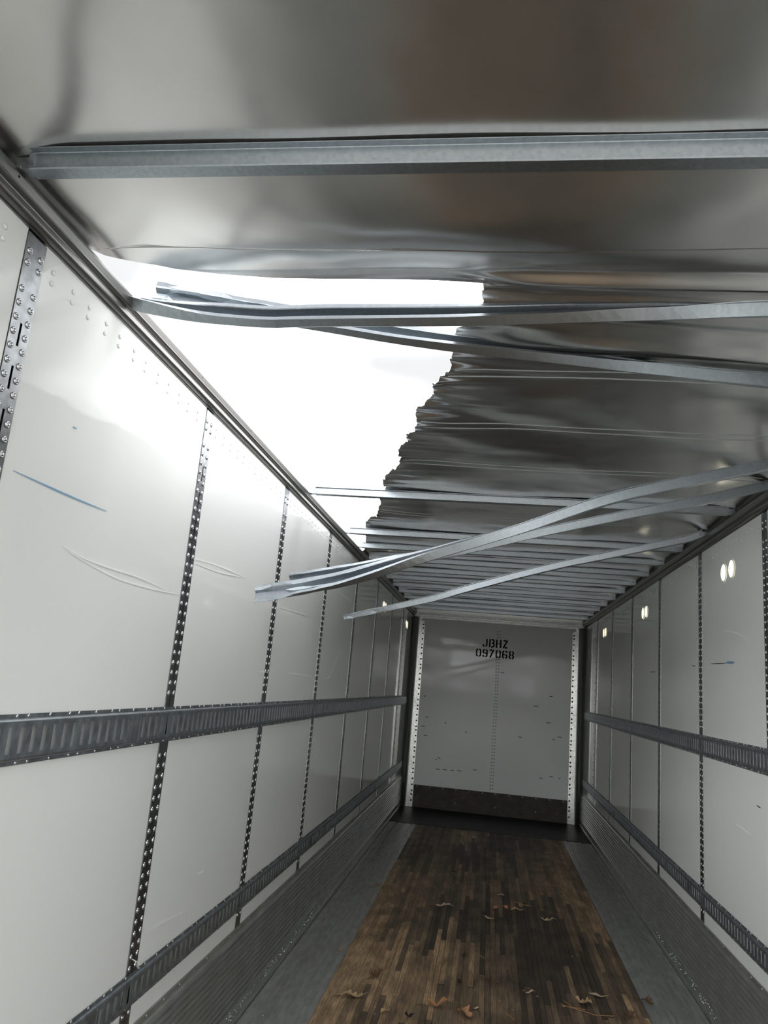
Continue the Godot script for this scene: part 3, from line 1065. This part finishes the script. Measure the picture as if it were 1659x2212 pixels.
# ------------------------------------------------------------------ floor
func build_floor() -> void:
	var floor_ := structure("floor", "worn brown laminated wood floor between grey ribbed metal side plates")
	var st := begin()
	box(st, Vector3(0, -0.06, (REAR + FRONT) * 0.5), Vector3(2.60, 0.06, REAR - FRONT + 0.05))
	part("underside", done(st), M.dark, floor_)
	# laminated strips; boards of eight strips with a wider joint
	var tone := FastNoiseLite.new()
	tone.seed = 17
	tone.frequency = 1.0
	var strip_w := 0.0345
	var count := 53
	var single := 0
	var rest: Array = []
	for i in 8:
		rest.append(begin())
	for c in count:
		var x := -0.916 + strip_w * (c + 0.5)
		var gap := 0.0034 if c % 9 == 8 else 0.0010
		var z := REAR - rng.randf_range(0.0, 1.0)
		var zt := REAR
		while zt > -10.32:
			var zb := maxf(z, -10.32)
			var mid := (zt + zb) * 0.5
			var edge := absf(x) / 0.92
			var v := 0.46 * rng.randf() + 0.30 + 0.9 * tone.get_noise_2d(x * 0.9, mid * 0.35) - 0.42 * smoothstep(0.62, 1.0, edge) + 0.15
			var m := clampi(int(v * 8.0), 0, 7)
			var h := 0.030 + rng.randf_range(-0.0008, 0.0008)
			var size := Vector3(strip_w - gap, h, zt - zb - 0.0012)
			var at := Vector3(x, -0.030 + h * 0.5, mid)
			if mid > -6.6 and zb < -3.9 and single < 300:
				var one := begin()
				box(one, Vector3.ZERO, size)
				part("wood_strip", done(one), M.wood[m], floor_, Transform3D(Basis.IDENTITY, at))
				single += 1
			else:
				box(rest[m], at, size)
			zt = zb
			z = zb - rng.randf_range(0.7, 1.5)
	for i in 8:
		part("wood_strips", done(rest[i]), M.wood[i], floor_, Transform3D.IDENTITY, "stuff")
	# ribbed side plates
	for s in [-1.0, 1.0]:
		var top := PackedVector2Array([Vector2(0.9165, -0.03), Vector2(0.9165, 0.0012)])
		for r in [0.952, 0.975, 1.012, 1.049, 1.086, 1.123, 1.160, 1.183, 1.215]:
			var deep: float = -0.006 if r in [0.975, 1.160] else 0.0052
			var hw: float = 0.007 if deep < 0 else 0.0028
			top.append(Vector2(r - hw - 0.002, 0.0012))
			top.append(Vector2(r - hw, deep))
			top.append(Vector2(r + hw, deep))
			top.append(Vector2(r + hw + 0.002, 0.0012))
		top.append(Vector2(1.2570, 0.0012))
		top.append(Vector2(1.2570, -0.03))
		if s < 0:
			for i in top.size():
				top[i].x = -top[i].x
		var z0 := REAR
		while z0 > -10.3:
			var z1 := maxf(z0 - 4.0, -10.32)
			part("side_plate", run_z(top, z0 - 0.001, z1 + 0.001), M.floor_metal, floor_)
			z0 = z1
		var dome := lathe_x(PackedVector2Array([Vector2(0.0075, 0.0), Vector2(0.006, 0.0024), Vector2(0.0, 0.0034)]), 8)
		var up := Basis(Vector3(0, 1, 0), Vector3(-1, 0, 0), Vector3(0, 0, 1))
		var heads: Array = []
		var z := -3.6
		while z > -10.2:
			heads.append(Transform3D(up, Vector3(s * 0.975, -0.006, z)))
			heads.append(Transform3D(up, Vector3(s * 1.160, -0.006, z - 0.12)))
			z -= 0.295
		part("screws", join(dome, heads), M.rivet, floor_, Transform3D.IDENTITY, "stuff")
	# dark plate at the front end
	var fp := begin()
	box(fp, Vector3(0, -0.0105, (-10.30 + FRONT + 0.02) * 0.5), Vector3(2.515, 0.039, -10.30 - FRONT - 0.02))
	part("floor_plate", done(fp), M.plate, floor_, Transform3D.IDENTITY, "", "dark steel plate at the front end of the floor")

# ------------------------------------------------------------------ leaves and twigs
func leaf_mesh(size: float, lobes: int, curl: float, seed_: int, narrow: float) -> ArrayMesh:
	var r := RandomNumberGenerator.new()
	r.seed = seed_
	var half: Array = []
	var n := lobes * 2 + 1
	for i in n + 1:
		var t := float(i) / n
		var w := sin(PI * pow(t, 0.8)) * narrow
		if i % 2 == 0:
			w *= 0.42
		w = maxf(w * r.randf_range(0.8, 1.15), 0.012)
		half.append(Vector2(t - 0.5 + (0.06 if i % 2 == 1 else 0.0), w))
	var st := begin()
	var phase := r.randf_range(0, TAU)
	var lift := func(p: Vector2) -> Vector3:
		var d := absf(p.y)
		var y := 0.42 * curl * (d * d * 2.6 + 0.16 * sin(p.x * 7.0 + phase) + 0.35 * maxf(p.x - 0.15, 0.0)) + 0.07 * curl
		return Vector3(p.x * size, y * size + 0.004, p.y * size)
	var th := Vector3(0, 0.0012, 0)
	for s in [-1.0, 1.0]:
		for i in n:
			var a := Vector2(half[i].x, 0.0)
			var b := Vector2(half[i + 1].x, 0.0)
			var c := Vector2(half[i + 1].x, s * half[i + 1].y)
			var d := Vector2(half[i].x, s * half[i].y)
			var m1 := a.lerp(d, 0.5)
			var m2 := b.lerp(c, 0.5)
			for q in [[a, b, m2, m1], [m1, m2, c, d]]:
				quad(st, lift.call(q[0]) + th, lift.call(q[1]) + th, lift.call(q[2]) + th, lift.call(q[3]) + th, Vector3.UP)
				quad(st, lift.call(q[0]), lift.call(q[1]), lift.call(q[2]), lift.call(q[3]), Vector3.DOWN)
			quad(st, lift.call(d), lift.call(c), lift.call(c) + th, lift.call(d) + th, Vector3(0, 0, s))
	return done(st)

func stem_mesh(size: float) -> ArrayMesh:
	var st := begin()
	var prev := Vector3(-0.5 * size, 0.006, 0)
	for k in range(1, 4):
		var q := Vector3(-0.5 * size - 0.12 * size * k, 0.005 + 0.001 * k, 0.02 * size * k * k)
		var d := q - prev
		box(st, (prev + q) * 0.5, Vector3(d.length() * 1.1, 0.0022, 0.0022), Basis(Vector3.UP, atan2(-d.z, d.x)))
		prev = q
	return done(st)

func build_leaves() -> void:
	# x, z, size, colour, lobes, curl, turn, narrowness, label
	var L := [
		[-0.351, -6.707, 0.150, 2, 3, 0.9, 0.1, 0.30, "pale deeply lobed leaf alone on the mid floor, left of centre"],
		[-0.927, -7.024, 0.120, 1, 3, 1.4, 0.3, 0.30, "curled brown leaf lying across the left edge of the wood"],
		[-0.322, -7.923, 0.090, 3, 2, 1.2, 0.8, 0.26, "small dim brown leaf far down the floor, left of centre"],
		[-0.545, -7.422, 0.063, 2, 2, 1.0, 0.5, 0.20, "tiny pale leaf on dark strips beyond the deeply lobed leaf"],
		[0.109, -7.264, 0.069, 2, 2, 1.5, -0.5, 0.30, "small pale folded leaf just behind the cluster at mid floor"],
		[0.053, -6.823, 0.085, 4, 3, 1.5, 1.2, 0.32, "upright tan leaf at the left end of the mid floor cluster"],
		[0.140, -6.900, 0.075, 4, 3, 1.3, 2.1, 0.32, "tan ragged leaf in the middle of the mid floor cluster"],
		[0.235, -6.871, 0.105, 0, 4, 1.0, 0.2, 0.32, "tan jagged leaf at the right end of the mid floor cluster"],
		[0.006, -6.534, 0.090, 2, 4, 0.8, 2.6, 0.30, "pale small pointed leaf just in front of the mid floor cluster"],
		[0.469, -6.676, 0.125, 2, 3, 1.2, 0.0, 0.26, "pale rolled leaf with a dark shadow, right of the mid floor cluster"],
		[0.717, -7.621, 0.104, 1, 3, 1.1, 0.3, 0.26, "brown leaf far back near the right edge of the wood"],
		[0.712, -6.691, 0.080, 0, 1, 0.4, -0.2, 0.12, "narrow pale sliver of leaf on the right side of the floor"],
		[-0.669, -5.032, 0.105, 3, 4, 1.6, 0.9, 0.34, "dark curled leaf near the left edge, behind the tan left leaf"],
		[-0.747, -4.685, 0.135, 0, 4, 1.0, 0.2, 0.34, "big tan ragged leaf near the bottom left edge of the wood"],
		[-0.551, -4.552, 0.060, 0, 2, 1.3, 0.8, 0.36, "small tan folded leaf at the bottom, right of the big tan leaf"],
		[-0.271, -4.723, 0.145, 4, 2, 1.7, 0.05, 0.28, "orange tan rolled leaf near the bottom centre"],
		[-0.123, -4.659, 0.115, 4, 3, 1.6, -0.7, 0.34, "orange tan leaf with a dark underside at the bottom, right of the rolled leaf"],
		[-0.415, -4.520, 0.055, 5, 2, 2.4, 0.3, 0.42, "dark crumpled ball of leaf at the bottom edge"],
		[-0.154, -5.591, 0.045, 5, 2, 2.2, 1.0, 0.42, "small dark crumpled bit at mid floor centre"],
		[-0.172, -5.124, 0.045, 5, 2, 1.8, 2.0, 0.40, "small dark crumpled bit behind the orange tan rolled leaf"],
		[0.051, -5.182, 0.055, 3, 2, 1.5, 0.4, 0.36, "small brown bit of leaf right of centre near the bottom"],
		[0.251, -5.119, 0.075, 2, 2, 1.2, 0.5, 0.16, "thin pale shred of leaf right of the bottom centre"],
		[0.551, -5.070, 0.110, 0, 4, 1.5, 2.7, 0.36, "tan leaf caught on a twig at the bottom right of the wood"],
		[0.657, -5.223, 0.114, 2, 1, 0.7, -0.1, 0.18, "pale squarish leaf behind the leaf on the twig"],
		[0.941, -5.227, 0.095, 3, 4, 1.2, -0.8, 0.36, "dark brown leaf on the right metal side plate"],
		[0.798, -4.977, 0.080, 3, 3, 1.6, 0.7, 0.36, "brown curled leaf at the bottom right edge of the wood"],
		[-0.064, -4.772, 0.045, 2, 2, 1.0, 0.6, 0.22, "tiny pale chip of leaf above the dark underside leaf"],
		[-0.953, -5.383, 0.045, 1, 2, 1.6, 1.3, 0.34, "tiny tan leaf on the left metal side plate near the wood"],
		[-1.140, -8.003, 0.060, 1, 2, 1.4, 0.6, 0.36, "small reddish leaf far back on the left metal side plate"],
		[-0.707, -7.668, 0.070, 2, 1, 0.5, 0.1, 0.10, "thin pale sliver far back near the left edge of the wood"]]
	for i in L.size():
		var d: Array = L[i]
		var t := thing("dry_leaf", d[8], "leaf", Vector3(d[0], 0.0015, d[1]), "dry leaves on the trailer floor")
		t.rotation.y = d[6]
		part("blade", leaf_mesh(d[2], d[4], d[5], 100 + i, d[7]), M.leaf[d[3]], t)
		if d[2] > 0.08:
			part("stem", stem_mesh(d[2]), M.leaf[3], t)
	var T := [
		[[0.424, -5.016, 0.499, -4.990, 0.604, -4.934, 0.704, -4.960], "long thin forked twig under the leaf at the bottom right"],
		[[0.444, -5.079, 0.487, -5.003, 0.556, -4.993], "short bent twig touching the leaf at the bottom right"],
		[[0.048, -4.876, 0.103, -4.775, 0.148, -4.702], "straight slender twig right of the bottom centre"],
		[[0.219, -7.146, 0.291, -7.086, 0.373, -7.063], "fine twig behind the mid floor leaf cluster"],
		[[-0.806, -4.850, -0.791, -4.742, -0.766, -4.685], "curved leaf stalk by the big tan leaf at the left"],
		[[-0.087, -5.719, -0.010, -5.601], "fine twig in the middle of the floor"]]
	for d in T:
		var p: Array = d[0]
		var t := thing("twig", d[1], "twig", Vector3(p[0], 0.003, p[1]), "twigs on the trailer floor")
		var st := begin()
		for k in range(0, p.size() - 2, 2):
			var a := Vector3(p[k] - p[0], 0, p[k + 1] - p[1])
			var b := Vector3(p[k + 2] - p[0], 0, p[k + 3] - p[1])
			var dd := b - a
			box(st, (a + b) * 0.5, Vector3(dd.length() * 1.04, 0.0035, 0.0035), Basis(Vector3.UP, atan2(-dd.z, dd.x)))
		part("stalk", done(st), M.leaf[1], t)
	# crumbs
	var bit := begin()
	box(bit, Vector3.ZERO, Vector3(0.010, 0.003, 0.005))
	var bm := done(bit)
	var places: Array = []
	for k in 150:
		places.append(Transform3D(Basis(Vector3.UP, rng.randf_range(0, TAU)).scaled(Vector3.ONE * rng.randf_range(0.4, 1.3)), Vector3(rng.randf_range(-1.1, 1.1), 0.0025, -4.2 - 5.0 * pow(rng.randf(), 1.4))))
	var o := part("debris", join(bm, places), M.leaf[0], self, Transform3D.IDENTITY, "stuff")
	o.set_meta("label", "small crumbs of dry leaf and wood scattered over the floor")
	o.set_meta("category", "debris")

# ------------------------------------------------------------------ scuffs on the side walls
func wall_marks(wall: Node, s: float, lists: Array, mat: Material, w: float) -> void:
	for l in lists:
		var pts: Array = []
		for k in range(0, l.size(), 2):
			pts.append(Vector3(s * (HALF - 0.0012), l[k], l[k + 1]))
		var cur := Curve3D.new()
		for i in pts.size():
			var t: Vector3 = (pts[mini(i + 1, pts.size() - 1)] - pts[maxi(i - 1, 0)]) / 6.0
			cur.add_point(pts[i], -t, t)
		cur.bake_interval = 0.04
		var fine: Array = []
		for q in cur.get_baked_points():
			fine.append(q)
		var st := begin()
		ribbon(st, fine, w, 0.0005, Vector3(-s, 0, 0), true)
		part("scuff_mark", done(st), mat, wall)

func _ready() -> void:
	rng.seed = 4242
	wobble.seed = 9
	wobble.frequency = 1.0
	wobble.noise_type = FastNoiseLite.TYPE_SIMPLEX_SMOOTH
	wobble.fractal_octaves = 2
	set_camera_and_light()
	make_materials()

	var g := structure("ground", "yard surface around the trailer")
	var st := begin()
	box(st, Vector3(0, -1.35, 0), Vector3(160, 0.2, 160))
	part("yard", done(st), M.asphalt, g)
	var wl := structure("wall_left", "white panelled left wall of the trailer")
	build_wall(-1.0, wl)
	var wr := structure("wall_right", "white panelled right wall of the trailer")
	build_wall(1.0, wr)
	build_front()
	build_floor()
	build_roof()
	build_trim()
	build_posts()
	build_tracks()
	build_bows()
	build_lamps()
	build_leaves()
	wall_marks(wl, -1.0, [[2.167, -1.663, 2.168, -1.854, 2.170, -1.987, 2.175, -2.137], [2.359, -1.882, 2.360, -1.899]], M.blue_mark, 0.005)
	wall_marks(wl, -1.0, [
		[2.029, -1.934, 2.014, -2.052, 2.010, -2.222, 2.010, -2.418, 1.996, -2.662], [2.018, -1.974, 2.000, -2.110, 1.985, -2.293, 1.986, -2.537, 1.996, -2.775],
		[2.149, -2.836, 2.166, -3.133, 2.170, -3.507], [2.136, -2.875, 2.141, -3.142, 2.162, -3.453], [2.095, -4.167, 2.108, -4.556, 2.115, -4.901],
		[0.769, -2.918, 0.766, -3.029, 0.756, -3.151, 0.745, -3.288], [0.867, -3.371, 0.862, -3.455], [0.610, -3.002, 0.714, -2.806],
		[1.725, -5.556, 1.745, -5.746, 1.952, -6.067], [1.740, -4.495, 1.731, -5.176], [2.383, -5.866, 2.378, -6.372], [1.731, -4.105, 1.734, -3.930]], M.white_mark, 0.006)
	wall_marks(wr, 1.0, [[2.205, -4.798, 2.174, -4.563, 2.129, -4.390, 2.085, -4.317], [1.143, -4.621, 1.139, -4.504, 1.130, -4.380]], M.white_mark, 0.005)
	wall_marks(wr, 1.0, [[2.015, -4.744, 2.012, -4.68, 2.010, -4.605]], M.blue_mark, 0.016)
	wall_marks(wr, 1.0, [[2.018, -5.079, 2.011, -4.750], [1.286, -4.279, 1.282, -4.225], [2.011, -6.913, 2.009, -6.706], [2.021, -5.528, 2.016, -5.443]], M.dark_mark, 0.006)
